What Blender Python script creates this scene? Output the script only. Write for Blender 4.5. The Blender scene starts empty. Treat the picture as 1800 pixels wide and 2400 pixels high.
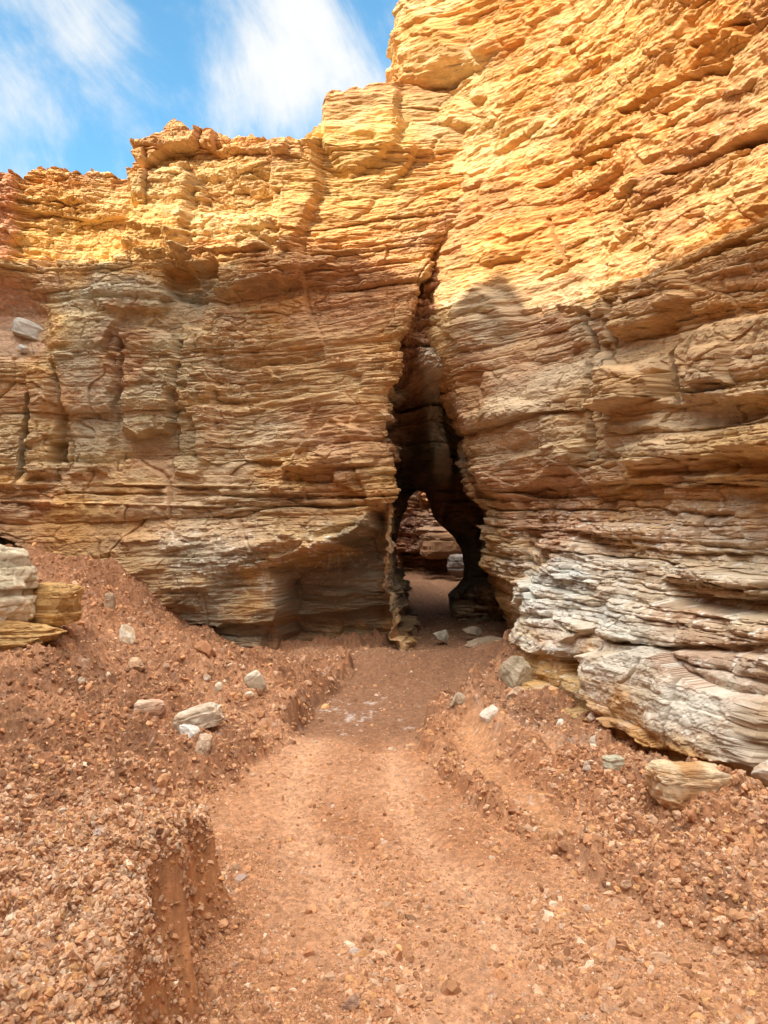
import bpy, bmesh, math, time
import numpy as np
T0 = time.time()
F = np.float32
rng = np.random.default_rng(7)
scene = bpy.context.scene
col = scene.collection
CAMZ = 1.6
FP = 1805.0          # focal length in photo pixels (1800 wide)
K = 1.085            # chart units -> photo pixels

# ---------------------------------------------------------------- noise
def _h(ix, iy, seed):
    h = (ix.astype(np.int64) * 374761393 + iy.astype(np.int64) * 668265263 + int(seed) * 974634777) & 0xFFFFFFFF
    h = h.astype(np.uint32)
    h ^= h >> np.uint32(13); h *= np.uint32(1274126177); h ^= h >> np.uint32(16)
    h *= np.uint32(2246822519); h ^= h >> np.uint32(15)
    return h.astype(F) * F(1 / 4294967295.0)

def vn(x, y, seed=0):
    x = np.asarray(x, dtype=F); y = np.asarray(y, dtype=F)
    x, y = np.broadcast_arrays(x, y)
    fx = np.floor(x); fy = np.floor(y)
    tx = x - fx; ty = y - fy
    ix = fx.astype(np.int32); iy = fy.astype(np.int32)
    tx = tx * tx * tx * (tx * (tx * 6 - 15) + 10); ty = ty * ty * ty * (ty * (ty * 6 - 15) + 10)
    a = _h(ix, iy, seed); b = _h(ix + 1, iy, seed); c = _h(ix, iy + 1, seed); d = _h(ix + 1, iy + 1, seed)
    a = a + (b - a) * tx; c = c + (d - c) * tx
    return (a + (c - a) * ty) * 2 - 1

def fbm(x, y, octs=4, seed=0, gain=0.5, lac=2.03):
    s = 0; a = 1.0; t = 0
    for i in range(octs):
        s = s + vn(x + 17.1 * i, y - 9.7 * i, seed + i * 13) * a
        t += a; a *= gain; x = x * lac; y = y * lac
    return s / t * 1.5

def worley(x, y, seed=0, jit=0.9):
    x = np.asarray(x, dtype=F); y = np.asarray(y, dtype=F)
    ix = np.floor(x).astype(np.int32); iy = np.floor(y).astype(np.int32)
    f1 = np.full(x.shape, 9, F); f2 = f1.copy(); hid = np.zeros(x.shape, F)
    for dx in (-1, 0, 1):
        for dy in (-1, 0, 1):
            cx = ix + dx; cy = iy + dy
            px = cx + 0.5 + (_h(cx, cy, seed) - 0.5) * jit; py = cy + 0.5 + (_h(cx, cy, seed + 77) - 0.5) * jit
            d = (px - x) ** 2 + (py - y) ** 2
            new = d < f1
            f2 = np.where(new, f1, np.minimum(f2, d))
            hid = np.where(new, _h(cx, cy, seed + 154), hid)
            f1 = np.where(new, d, f1)
    return np.sqrt(f1), np.sqrt(f2), hid

def ss(a, b, x):
    t = np.clip((x - a) / (b - a), 0, 1)
    return t * t * (3 - 2 * t)

def lerp(a, b, t):
    return a + (np.asarray(b, dtype=F) - a) * t[..., None]

def C(*v): return np.array(v, dtype=F)

# ---------------------------------------------------------------- mesh helpers
def mesh_np(name, V, faces, colors=None, mat=None, smooth=False, parent=None):
    me = bpy.data.meshes.new(name)
    V = np.ascontiguousarray(V, dtype=F); faces = np.ascontiguousarray(faces, dtype=np.int32)
    n = faces.shape[1]
    me.vertices.add(len(V)); me.vertices.foreach_set('co', V.ravel())
    me.loops.add(faces.size); me.loops.foreach_set('vertex_index', faces.ravel())
    me.polygons.add(len(faces))
    me.polygons.foreach_set('loop_start', np.arange(0, faces.size, n, dtype=np.int32))
    me.update(calc_edges=True)
    if colors is not None:
        at = me.color_attributes.new('Col', 'FLOAT_COLOR', 'POINT')
        c4 = np.ones((len(V), 4), F); c4[:, :3] = colors
        at.data.foreach_set('color', c4.ravel())
    if smooth:
        me.polygons.foreach_set('use_smooth', np.ones(len(faces), dtype=bool))
    else:
        me.polygons.foreach_set('use_smooth', np.zeros(len(faces), dtype=bool))
    if mat: me.materials.append(mat)
    o = bpy.data.objects.new(name, me); col.objects.link(o)
    if parent: o.parent = parent
    return o

def grid_faces(nr, nc, off=0):
    i = np.arange(nr * nc).reshape(nr, nc) + off
    return np.stack([i[:-1, :-1], i[:-1, 1:], i[1:, 1:], i[1:, :-1]], -1).reshape(-1, 4)

# ---------------------------------------------------------------- materials
def rock_material(name, bump_scale=1.0, stretch=5.0, fine=1.0, rough=0.93):
    m = bpy.data.materials.new(name); m.use_nodes = True
    nt = m.node_tree; N = nt.nodes; L = nt.links
    bs = N['Principled BSDF']; bs.inputs['Roughness'].default_value = rough
    bs.inputs['Specular IOR Level'].default_value = 0.25
    at = N.new('ShaderNodeAttribute'); at.attribute_name = 'Col'
    tc = N.new('ShaderNodeTexCoord')
    mp = N.new('ShaderNodeMapping'); mp.inputs['Scale'].default_value = (1, 1, stretch)
    L.new(tc.outputs['Object'], mp.inputs['Vector'])
    n1 = N.new('ShaderNodeTexNoise'); n1.inputs['Scale'].default_value = 22 * fine; n1.inputs['Detail'].default_value = 8
    n1.inputs['Roughness'].default_value = 0.7
    L.new(mp.outputs[0], n1.inputs['Vector'])
    mr = N.new('ShaderNodeMapRange'); mr.inputs['From Min'].default_value = 0.3; mr.inputs['From Max'].default_value = 0.7
    mr.inputs['To Min'].default_value = 0.78; mr.inputs['To Max'].default_value = 1.2
    L.new(n1.outputs['Fac'], mr.inputs['Value'])
    mx = N.new('ShaderNodeVectorMath'); mx.operation = 'SCALE'
    L.new(at.outputs['Color'], mx.inputs[0]); L.new(mr.outputs[0], mx.inputs['Scale'])
    L.new(mx.outputs[0], bs.inputs['Base Color'])
    n2 = N.new('ShaderNodeTexNoise'); n2.inputs['Scale'].default_value = 60 * fine; n2.inputs['Detail'].default_value = 6
    n2.inputs['Roughness'].default_value = 0.75
    L.new(mp.outputs[0], n2.inputs['Vector'])
    bp = N.new('ShaderNodeBump'); bp.inputs['Strength'].default_value = 0.8; bp.inputs['Distance'].default_value = 0.012 * bump_scale
    L.new(n2.outputs['Fac'], bp.inputs['Height']); L.new(bp.outputs[0], bs.inputs['Normal'])
    return m

M_ROCK = rock_material('layered_rock')
M_DIRT = rock_material('red_earth', 0.8, 1.0, 1.5, 0.97)
M_STONE = rock_material('stone', 0.5, 1.0, 1.5)
M_BOULDER = rock_material('boulder_rock', 1.0, 3.0, 1.2)

# ---------------------------------------------------------------- strata
def strata(s, z, seed, lump=1.0):
    m = np.clip(0.85 + 0.8 * fbm(s * .45, z * .8, 3, seed + 500), .2, 1.7)
    zz = z + .10 * fbm(s * .35, z * .3, 3, seed)
    d = np.zeros_like(z, dtype=F); lay = []; grp = 1.0
    for i, (t, amp, fr, rd) in enumerate([(.58, .105, .45, .12), (.21, .064, .9, .25), (.085, .030, 1.9, .45), (.034, .013, 5.0, .7)]):
        w = zz + .13 * t * vn(s / (t * 5), z / (t * 3), seed + 11 * i) + .10 * t * fbm(s / (t * 1.2), z / (t * .8), 2, seed + 5 + 11 * i)
        u = w / t; u = u + .42 * vn(u * .41, s * .08, seed + 31 + i)
        k = np.floor(u); f = u - k; ki = k.astype(np.int32)
        hk = _h(ki, np.zeros(k.shape, np.int32), seed + 40 + i)
        a = vn(s * fr + 57.3 * hk, k * 7.7 + .5, seed + 60 + i)
        # beds end against joints: stepped along the wall, each bed with its own spacing
        us = s * fr * (.8 + 1.2 * hk) + 91.3 * hk + .25 * vn(s * fr * 3, z / t * .7, seed + 75 + i)
        kb = np.floor(us); fb = us - kb; kbi = kb.astype(np.int32)
        b0 = _h(kbi, ki, seed + 80 + i); b1 = _h(kbi + 1, ki, seed + 80 + i)
        blk = (b0 + (b1 - b0) * ss(.96, 1.0, fb)) * 2 - 1
        g = 1 - np.abs(2 * f - 1) ** 6
        und = ss(.0, .16, f)                                    # each bed undercut along its foot
        mm = m * grp if i else 1.0
        d = d + amp * mm * (.55 * a + .62 * blk + .30 * (hk - .5) + rd * (g - .8) + .35 * (und - 1))
        if i < 2: d = d - (.055, .032)[i] * np.exp(-((fb - .978) / (.013, .018)[i]) ** 2) * ss(.35, .6, b0)   # open joints
        lay.append(hk * .6 + .4 * (.5 + .5 * a))
        if i == 0: grp = .35 + 1.25 * _h(ki, ki * 0 + 3, seed + 48)
        if i == 1: grp = grp * (.5 + 1.0 * _h(ki, ki * 0 + 5, seed + 49))
    s = s.astype(F)
    # broken blocks between joints
    wx = s + .06 * fbm(s * 3, z * 3, 2, seed + 90); wz = zz + .03 * vn(s * 4, z * 4, seed + 91)
    f1, f2, hid = worley(wx / .55, wz / .17, seed + 100)
    bm = ss(-.1, .5, fbm(s * .6, z * .6, 2, seed + 110))
    d = d + bm * .05 * lump * ((hid - .5) * 1.4 - .2 * (1 - ss(0, .12, f2 - f1)))
    f1, f2, hid = worley(wx / .17 + 5, wz / .06, seed + 120)
    bm2 = ss(-.2, .5, fbm(s * .9 + 9, z * .9, 2, seed + 130))
    d = d + bm2 * .030 * lump * ((hid - .5) * 1.4 + .5 * (.6 - f1) - .2 * (1 - ss(0, .15, f2 - f1)))
    d = d + .022 * fbm(s * 6, z * 9, 5, seed + 140, .66)
    return d, lay

# polygon / capsule features drawn on the wall (chart units)
def poly_sd(U, V, pts):
    pts = np.array(pts, dtype=F); n = len(pts)
    dmin = np.full(U.shape, 1e9, F); inside = np.zeros(U.shape, bool)
    for i in range(n):
        x0, y0 = pts[i]; x1, y1 = pts[(i + 1) % n]
        ex, ey = x1 - x0, y1 - y0
        t = np.clip(((U - x0) * ex + (V - y0) * ey) / (ex * ex + ey * ey + 1e-9), 0, 1)
        dmin = np.minimum(dmin, (U - x0 - t * ex) ** 2 + (V - y0 - t * ey) ** 2)
        if y0 != y1:
            c = ((y0 > V) != (y1 > V)) & (U < ex * (V - y0) / ey + x0)
            inside ^= c
    d = np.sqrt(dmin)
    return np.where(inside, d, -d)

def line_d(U, V, pts):
    dmin = np.full(U.shape, 1e9, F)
    for (x0, y0), (x1, y1) in zip(pts[:-1], pts[1:]):
        ex, ey = x1 - x0, y1 - y0
        t = np.clip(((U - x0) * ex + (V - y0) * ey) / (ex * ex + ey * ey + 1e-9), 0, 1)
        dmin = np.minimum(dmin, (U - x0 - t * ex) ** 2 + (V - y0 - t * ey) ** 2)
    return np.sqrt(dmin)

class Chart:
    def __init__(s, U, V, ok):
        s.U, s.V, s.ok = U, V, ok
        s.wob = fbm(U / 42., V / 26., 4, 901, .6)
        s.wob2 = fbm(U / 130., V / 80., 4, 951, .6)
    def poly(s, pts, edge=12, wob=9, pad=60, soft=False):
        P = np.array(pts); x0, y0 = P.min(0) - pad; x1, y1 = P.max(0) + pad
        m = s.ok & (s.U > x0) & (s.U < x1) & (s.V > y0) & (s.V < y1)
        out = np.zeros(s.U.shape, F)
        if m.any():
            w = (s.wob2 if soft else s.wob)[m]
            out[m] = ss(0, edge, poly_sd(s.U[m], s.V[m], pts) + wob * w)
        return out
    def line(s, pts, w=6, wob=6):
        P = np.array(pts); x0, y0 = P.min(0) - 40; x1, y1 = P.max(0) + 40
        m = s.ok & (s.U > x0) & (s.U < x1) & (s.V > y0) & (s.V < y1)
        out = np.zeros(s.U.shape, F)
        if m.any():
            jx = s.wob[m] * wob
            out[m] = 1 - ss(w * .35, w, line_d(s.U[m] + jx, s.V[m] + jx * .5, pts) + .3 * jx)
        return out

def plan_curve(pts, step=.02, sig=4):
    pts = np.array(pts, float)
    seg = np.hypot(*np.diff(pts, axis=0).T); S = np.concatenate([[0], np.cumsum(seg)])
    s = np.arange(0, S[-1], step)
    x = np.interp(s, S, pts[:, 0]); y = np.interp(s, S, pts[:, 1])
    k = np.exp(-.5 * (np.arange(-4 * sig, 4 * sig + 1) / sig) ** 2); k /= k.sum()
    pad = 4 * sig
    xs = np.convolve(np.pad(x, pad, mode='reflect', reflect_type='odd'), k, 'valid')
    ys = np.convolve(np.pad(y, pad, mode='reflect', reflect_type='odd'), k, 'valid')
    dx = np.gradient(xs); dy = np.gradient(ys); L = np.hypot(dx, dy)
    return s, xs, ys, dy / L, -dx / L, S

class Cliff:
    """a rock face: plan curve swept upward, displaced by beds, blocks and ledges"""
    def __init__(c, pts, ncol, nrow, weight, H, shift, zbot=-.3, sig=4, capdepth=6, ncap=40, capf=None):
        s, x, y, nx, ny, c.S = plan_curve(pts, sig=sig)
        w = weight(s, x, y); cum = np.concatenate([[0], np.cumsum(w)[:-1]]); cum /= cum[-1]
        sc = np.interp(np.linspace(0, 1, ncol), cum, s)
        g = lambda a: np.interp(sc, s, a).astype(F)
        c.sc = sc; c.x, c.y, c.nx, c.ny = g(x), g(y), g(nx), g(ny)
        Hs = H(sc, c.x, c.y).astype(F); c.H = Hs
        v = np.linspace(0, 1, nrow, dtype=F)[:, None]
        c.z = np.minimum(zbot + v * (Hs.max() - zbot), Hs[None]).astype(F)
        c.s = np.broadcast_to(sc.astype(F)[None], c.z.shape)
        c.bx = c.x[None] + shift(c.s, c.z).astype(F); c.by = np.broadcast_to(c.y[None], c.z.shape)
        yy = np.maximum(c.by, .3)
        c.U = ((900 + FP * c.bx / yy) / K).astype(F); c.V = ((1200 - FP * (c.z - CAMZ) / yy) / K).astype(F)
        c.capf = np.ones(ncol, F) if capf is None else capf(sc).astype(F)
        c.nrow, c.ncol, c.ncap, c.capdepth = nrow, ncol, ncap, capdepth
    def build(c, name, D, colr, mat, seed):
        X = c.bx + c.nx[None] * D; Y = c.by + c.ny[None] * D; Z = c.z
        c.P = np.stack([X, Y, Z], -1)
        # ragged top lip, then a cap running back into the rock
        q = (np.linspace(0, 1, c.ncap + 1, dtype=F)[1:, None]) ** 1.6 * c.capdepth * c.capf[None]
        cx = X[-1][None] - c.nx[None] * q; cy = Y[-1][None] - c.ny[None] * q
        cz = Z[-1][None] + .05 * fbm(cx * 2, cy * 2, 4, seed) * ss(0, .3, q) - .03 * q
        P = np.concatenate([c.P.reshape(-1, 3), np.stack([cx, cy, cz], -1).reshape(-1, 3)])
        capc = np.broadcast_to(colr[-1][None], (c.ncap, c.ncol, 3)).reshape(-1, 3)
        Cc = np.concatenate([colr.reshape(-1, 3), capc])
        o = mesh_np(name, P, grid_faces(c.nrow + c.ncap, c.ncol), Cc, mat)
        o['kind'] = 'structure'
        return o

OCHRE = C(.60, .36, .13); ORANGE = C(.54, .26, .085); CREAM = C(.68, .53, .31); BROWN = C(.36, .19, .085)
OLIVE = C(.36, .30, .19); GREY = C(.47, .43, .34); WHITE = C(.78, .79, .73); RED = C(.42, .155, .07); PINK = C(.60, .38, .25)
DKOL = C(.24, .20, .13)

def base_colour(s, z, lay, seed):
    shp = s.shape
    a = ss(-.5, .6, fbm(s * .5, z * .9, 4, seed + 1, .55))
    c = np.broadcast_to(OCHRE, shp + (3,)).astype(F)
    c = lerp(c, ORANGE, a * .62)
    c = lerp(c, C(.58, .42, .20), ss(-.1, .7, fbm(s * .6 + 2, z * .8 + 5, 4, seed + 12)) * .5)
    c = lerp(c, CREAM, ss(.55, .95, lay[1]) * .45)
    c = lerp(c, BROWN, ss(.62, .95, lay[2]) * .40)
    c = lerp(c, PINK, ss(.1, .8, fbm(s * 1.4, z * 1.9, 4, seed + 2)) * .5)
    c = lerp(c, RED, ss(.35, .9, fbm(s * 1.1 + 7, z * 2.4, 4, seed + 3)) * .3)
    c = lerp(c, C(.50, .37, .20), ss(-.1, .6, fbm(s * .9 + 5, z * 1.3, 4, seed + 6)) * .5)
    c = lerp(c, OLIVE, ss(.25, .9, fbm(s * .8 + 3, z * 1.9, 4, seed + 4)) * .35)
    return c

def finish_colour(c, s, z, lay, seed, fleck=None):
    c = lerp(c, C(.56, .46, .33), np.clip(.05 + .5 * ss(4.6, 3.2, z) * ss(-.2, .7, fbm(s * .7 + 11, z * 1.6, 4, seed + 14)), 0, 1) * ss(5.5, 4, z))
    c = lerp(c, C(.42, .20, .095), .55 * ss(.05, .65, fbm(s * .75 + 21, z * 1.2, 5, seed + 15, .6)))
    n = fbm(s * 14, z * 30, 4, seed + 9, .65)
    c = c * (1 + .16 * n + .30 * (lay[2] - .5) + .22 * (lay[3] - .5))[..., None]
    if fleck is not None:
        f = ss(.62, .95, fbm(s * 24, z * 34, 3, seed + 10, .7) + fleck * .55 - .35)
        c = lerp(c, C(.74, .68, .58), f * np.clip(fleck, 0, 1))
    return np.clip(c, .02, .85)

# ================================================================ LEFT CLIFF
def interp_c(xs, ys):
    return lambda v: np.interp(v, xs, ys)

L_PTS = [(-16, 6.5), (-7, 8.9), (-4.5, 9.3), (-2.5, 9.2), (-1.0, 8.8), (0.0, 8.6), (-.02, 10.5), (-.1, 13.3), (-1.2, 14.6), (-7, 15.2)]
Lseg = np.concatenate([[0], np.cumsum(np.hypot(*np.diff(np.array(L_PTS), axis=0).T))])
Lc = Lseg[5]
XL = interp_c([-.3, .09, .43, 1.1, 1.37, 2.15, 2.9, 3.7, 4.5, 4.8, 5.2, 6.0, 7], [.26, .26, .2, .17, .13, .07, .107, .265, .55, .78, 1.0, 1.3, 1.6])
def shiftL(s, z):
    w = np.where(s < Lc, ss(Lc - 1.3, Lc - .1, s), 1.0)
    return XL(z) * w
SKY = np.array([(-300, 380), (0, 366), (18, 372), (38, 354), (60, 349), (100, 353), (120, 364), (150, 366), (160, 358), (200, 364), (212, 368), (240, 374), (286, 392), (291, 330), (300, 316),
       (350, 306), (385, 282), (402, 275), (420, 286), (434, 298), (440, 284), (480, 296), (500, 304), (540, 306), (600, 318), (640, 322), (650, 304), (668, 292), (690, 282), (701, 246), (708, 220), (726, 205),
       (748, 213), (770, 200), (790, 204), (806, 190), (826, 195), (845, 182), (1000, 175)], float)
SKY_REC = interp_c([-300, 288, 292, 430, 640, 650, 2000], [.35, .35, -.12, -.05, .15, .05, .0])
def HL(s, x, y):
    U = (900 + FP * (x + XL(6.2) * ss(Lc - 1.3, Lc - .1, s)) / np.maximum(y, 1)) / K
    V = np.interp(U, SKY[:, 0], SKY[:, 1]) + 3.5 * vn(U / 9., U * 0, 5) + 3 * vn(U / 23., U * 0, 6)
    dep = y + SKY_REC(U)
    h = CAMZ + (1200 - V * K) / FP * dep
    h = np.where(s > Lc + .02, h[np.argmin(np.abs(s - Lc))] * (1 - ss(Lc + .1, Lc + 1.2, s)) + 5.0 * ss(Lc + .1, Lc + 1.2, s), h)
    return h
wL = lambda s, x, y: np.where((np.abs(x / np.maximum(y, .5)) < .56) & (s < Lc + 1.3), 1.0, np.where(s < Lc, .08, .28))
cl = Cliff(L_PTS, 1150, 1150, wL, HL, shiftL, sig=4, capf=lambda s: np.where(s > Lc - .5, .02, 1.0))
print('left base', time.time() - T0)
s, z = cl.s, cl.z
d, lay = strata(s, z, 1000)
front = (s < Lc + .15) & (cl.U > -400)
ch = Chart(cl.U, cl.V, front)
edgefade = 1 - ss(Lc - .35, Lc + .05, s)
mass = np.clip(ch.poly([(470, 700), (840, 680), (840, 1030), (480, 1040)], 60, 20) + ch.poly([(200, 1120), (830, 1100), (860, 1400), (300, 1400)], 60, 20), 0, 1)
D0 = d * np.where(s > Lc + .5, 1.3, 1.0) * (1 - .45 * mass)
D0 += mass * (.05 * fbm(s * 1.3 + z * .5, z * 5 - s * .8, 4, 76, .55) + .012 * fbm(s * 3 + z, z * 26 - s * 2, 3, 77, .6))
D0 += (1 - mass) * ch.poly([(-200, 200), (1000, 100), (1000, 560), (-200, 600)], 60, 20) * .040 * fbm(s * 5, z * 7, 4, 78, .55)
D0 += .16 * fbm(s * .5, z * .35, 3, 71); D = np.zeros_like(D0)
P = ch.poly
# --- large shapes of the face
D -= .45 * P([(-400, 150), (286, 150), (292, 470), (240, 560), (-400, 600)], 30, 20)            # far-left top sits back
D += .22 * P([(286, 300), (350, 262), (440, 262), (446, 300), (436, 330), (372, 336), (310, 372), (292, 350)], 7, 4)  # jutting cap slab
D += .10 * P([(436, 270), (645, 300), (640, 350), (480, 345), (440, 325)], 8, 5)
D += .16 * P([(292, 372), (400, 350), (420, 380), (418, 560), (300, 560), (240, 520)], 18, 9)
D -= .10 * P([(418, 372), (600, 372), (600, 470), (430, 470)], 16, 9)
D += .14 * P([(590, 330), (700, 300), (700, 420), (640, 560), (560, 520), (585, 430)], 14, 9)
D += .10 * P([(200, 468), (330, 440), (610, 470), (620, 500), (400, 520), (210, 484)], 12, 8)
D += .10 * P([(360, 500), (560, 510), (600, 545), (500, 565), (370, 545)], 10, 8)
D += .10 * P([(690, 190), (870, 170), (870, 330), (760, 400), (700, 330)], 14, 8)
D -= .22 * P([(340, 570), (480, 555), (505, 600), (470, 640), (380, 660), (350, 620)], 16, 10)   # hollow with broken beds
D -= .07 * P([(470, 640), (560, 628), (660, 606), (665, 640), (590, 665), (500, 688)], 12, 5)   # undercut wedge
D += .07 * P([(480, 560), (640, 545), (760, 580), (700, 612), (560, 632), (470, 640)], 14, 8)
D += .12 * P([(190, 590), (290, 575), (370, 620), (350, 680), (200, 690)], 20, 12)
# columns standing out of the middle
D += .09 * P([(100, 690), (250, 650), (262, 760), (250, 900), (240, 1030), (150, 1036), (130, 900), (105, 800)], 18, 9)
D += .20 * P([(256, 720), (300, 700), (384, 716), (390, 800), (382, 900), (372, 942), (300, 946), (262, 930), (268, 800)], 14, 7)
D += .09 * P([(380, 690), (460, 720), (470, 860), (462, 960), (440, 1036), (380, 1030), (378, 940), (388, 800)], 12, 8)
D -= .08 * P([(466, 780), (700, 760), (800, 800), (760, 960), (600, 1020), (470, 1010)], 20, 9)
D += .13 * P([(50, 800), (88, 784), (126, 800), (120, 940), (130, 1034), (56, 1030)], 12, 7)
D -= .30 * P([(98, 950), (132, 950), (136, 1000), (104, 1010)], 8, 4)
D -= .45 * ch.line([(50, 850), (46, 900), (42, 960), (40, 1050)], 8, 4)
D -= .08 * ch.line([(114, 780), (130, 850), (126, 940), (118, 1034)], 9, 5)
D -= .03 * ch.line([(254, 720), (262, 800), (250, 880), (248, 940)], 8, 5)
D -= .03 * ch.line([(470, 760), (466, 850), (470, 930)], 6, 4)
# chipped wedge with grey underside
D += .15 * P([(615, 1000), (640, 975), (720, 900), (800, 930), (830, 985), (815, 1010), (740, 1012), (612, 1020)], 8, 4)
D -= .10 * P([(610, 1022), (725, 1012), (725, 1046), (612, 1056)], 8, 3)
D += .10 * P([(725, 1016), (832, 1010), (832, 1084), (800, 1088), (725, 1040)], 8, 3)
for (x0, y0, x1, y1, a) in [(0, 1040, 640, 1046, .07), (140, 1060, 800, 1070, -.08), (0, 1076, 500, 1090, .06), (380, 1092, 820, 1088, -.06), (120, 1040, 450, 1050, -.07)]:
    D += a * P([(x0, y0), (x1, y1), (x1, y1 + 10), (x0, y0 + 10)], 6, 5)
# belly and the hollows under it
D += .20 * P([(250, 1130), (500, 1110), (800, 1100), (840, 1130), (700, 1180), (560, 1240), (440, 1330), (330, 1330), (230, 1260)], 70, 14)
D -= .50 * P([(580, 1222), (640, 1205), (700, 1186), (760, 1166), (806, 1140), (800, 1096), (900, 1096), (900, 1500), (560, 1500), (600, 1300)], 14, 6)
D += .16 * P([(560, 1215), (640, 1180), (770, 1130), (800, 1100), (808, 1140), (760, 1166), (700, 1186), (600, 1216)], 16, 6)
D += .10 * P([(620, 1230), (800, 1200), (860, 1210), (866, 1310), (700, 1318), (600, 1290)], 30, 10)
D -= .16 * P([(400, 1350), (600, 1340), (780, 1318), (880, 1312), (890, 1500), (380, 1500)], 12, 6)
D -= .60 * P([(-200, 1110), (0, 1160), (60, 1182), (160, 1222), (240, 1262), (232, 1290), (120, 1420), (-200, 1420)], 16, 5)
D -= .10 * P([(150, 1212), (236, 1250), (250, 1300), (200, 1320), (130, 1250)], 14, 6)
D = D0 + D * edgefade
ch2 = P([(-400, 520), (40, 560), (110, 640), (116, 775), (40, 800), (-400, 815)], 60, 14)
D = D * (1 - .8 * ch2) - ch2 * .40 * np.clip((800 - ch.V) / 130, 0, 1) * (1 - .8 * ss(680, 560, ch.V))
# gravel chute on the far left shoulder
chute = np.maximum(P([(-400, 200), (24, 200), (20, 470), (0, 560), (-400, 620)], 26, 10), ch2)
D = D * (1 - .2 * chute) + .012 * fbm(s * 18, z * 18, 4, 66) * chute
# corner roughness of the crevice
c = base_colour(s, z, lay, 200)
def tint(c, colr, pts, amt, edge=50, wob=34):
    return lerp(c, colr, np.clip(amt * P(pts, edge * 1.5, wob * 1.9, soft=True) * (.45 + .7 * lay[1] + .35 * lay[2]), 0, 1))
c = tint(c, C(.66, .44, .16), [(-50, 330), (640, 290), (880, 170), (940, 500), (560, 560), (0, 560)], .6)
c = tint(c, CREAM, [(290, 290), (640, 310), (610, 560), (400, 570), (300, 470)], .45)
c = tint(c, C(.56, .27, .09), [(620, 420), (900, 420), (930, 560), (880, 700), (620, 640), (560, 560)], .5)
c = tint(c, OLIVE * 1.15, [(90, 590), (500, 560), (640, 620), (470, 700), (460, 1030), (100, 1040), (80, 800)], .72)
c = tint(c, GREY * .95, [(180, 660), (300, 640), (290, 960), (130, 1000), (110, 800)], .5)
c = tint(c, GREY, [(190, 580), (360, 570), (300, 640), (180, 640)], .6)
c = tint(c, C(.42, .22, .11), [(480, 580), (800, 570), (800, 660), (520, 690)], .45)
c = tint(c, C(.52, .34, .17), [(470, 700), (850, 660), (850, 1020), (470, 1040)], .5)
c = tint(c, PINK, [(520, 830), (700, 900), (800, 940), (720, 1000), (600, 980)], .45)
c = tint(c, RED, [(260, 940), (380, 950), (400, 1050), (100, 1060), (240, 1010)], .5, 30)
c = tint(c, BROWN, [(0, 1060), (840, 1060), (830, 1100), (0, 1110)], .5)
c = tint(c, C(.40, .26, .14), [(60, 1090), (830, 1100), (640, 1200), (400, 1350), (200, 1240)], .5)
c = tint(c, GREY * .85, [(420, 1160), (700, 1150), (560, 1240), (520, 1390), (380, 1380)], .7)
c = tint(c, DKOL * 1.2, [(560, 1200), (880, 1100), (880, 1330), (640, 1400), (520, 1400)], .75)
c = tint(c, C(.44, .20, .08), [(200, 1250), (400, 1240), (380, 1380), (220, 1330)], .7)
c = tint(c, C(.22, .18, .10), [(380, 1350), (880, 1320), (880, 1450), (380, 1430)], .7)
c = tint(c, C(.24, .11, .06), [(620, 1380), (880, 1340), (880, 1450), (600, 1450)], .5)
c = lerp(c, C(.50, .26, .15) * (1 + .2 * fbm(s * 20, z * 20, 3, 67))[..., None], chute * .9)
fle = np.clip(P([(300, 1110), (820, 1120), (840, 1300), (400, 1340)], 60, 20, soft=True) + .3 * P([(480, 850), (820, 850), (820, 1050), (500, 1040)], 60, 20, soft=True) + .1, 0, 1)
# lime runs
st = ss(.45, .8, vn(s * 42, z * 5, 811)) * ss(.0, .5, vn(s * 5, z * 3, 812)) * fle
c = lerp(c, C(.70, .66, .58), st * .6)
c = finish_colour(c, s, z, lay, 300, fle)
c = tint(c, C(.21, .17, .11), [(590, 1215), (700, 1185), (800, 1130), (900, 1100), (900, 1420), (560, 1420)], .75, 40)  # dark stained hollow under the overhang, part of its shade painted in
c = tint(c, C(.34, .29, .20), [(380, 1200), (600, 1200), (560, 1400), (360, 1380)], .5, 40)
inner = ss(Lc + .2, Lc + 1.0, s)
c = lerp(c, c * .55, inner)  # same rock dimmed inside the passage, gloom put into the colour
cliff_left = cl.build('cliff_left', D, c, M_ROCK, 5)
del c, D, d, lay, ch, chute, fle, st
print('left done', time.time() - T0)

# ================================================================ RIGHT CLIFF
R_PTS = [(8, 15.5), (2.2, 14.6), (1.5, 13.4), (1.25, 11), (1.05, 9.6), (1.05, 9.0), (1.3, 8.2), (1.78, 7.2), (2.78, 4.55), (3.7, 2), (4.6, -1), (6.5, -6), (9, -14)]
Rseg = np.concatenate([[0], np.cumsum(np.hypot(*np.diff(np.array(R_PTS), axis=0).T))])
Rc = Rseg[5]
XR = interp_c([-.3, .2, .58, 1.1, 1.63, 1.85, 2.16, 2.7, 2.95, 3.3, 3.7, 4.3, 4.7, 5.2, 5.8, 6.3, 6.5, 6.7, 7.25, 7.4, 7.7, 8.1, 9.2],
              [1.62, 1.60, 1.46, 1.32, 1.17, 1.0, .90, .82, .69, .50, .46, .48, .50, .56, .66, .55, .20, .08, .09, .13, .27, .6, .8])
def shiftR(s, z):
    w = np.where(s > Rc, 1 - ss(Rc + .1, Rc + 1.9, s), 1.0)
    sh = (XR(z) - 1.05) * w
    deep = 1 - ss(Rc - 2.5, Rc - .4, s)                       # inside the passage stay behind the lip
    return np.where(s < Rc, np.maximum(sh, sh * (1 - deep)), sh)
HR = lambda s, x, y: 9.0 + .15 * vn(s * 2, s * 0, 3) + .4 * vn(s * .4, s * 0, 4)
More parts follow.
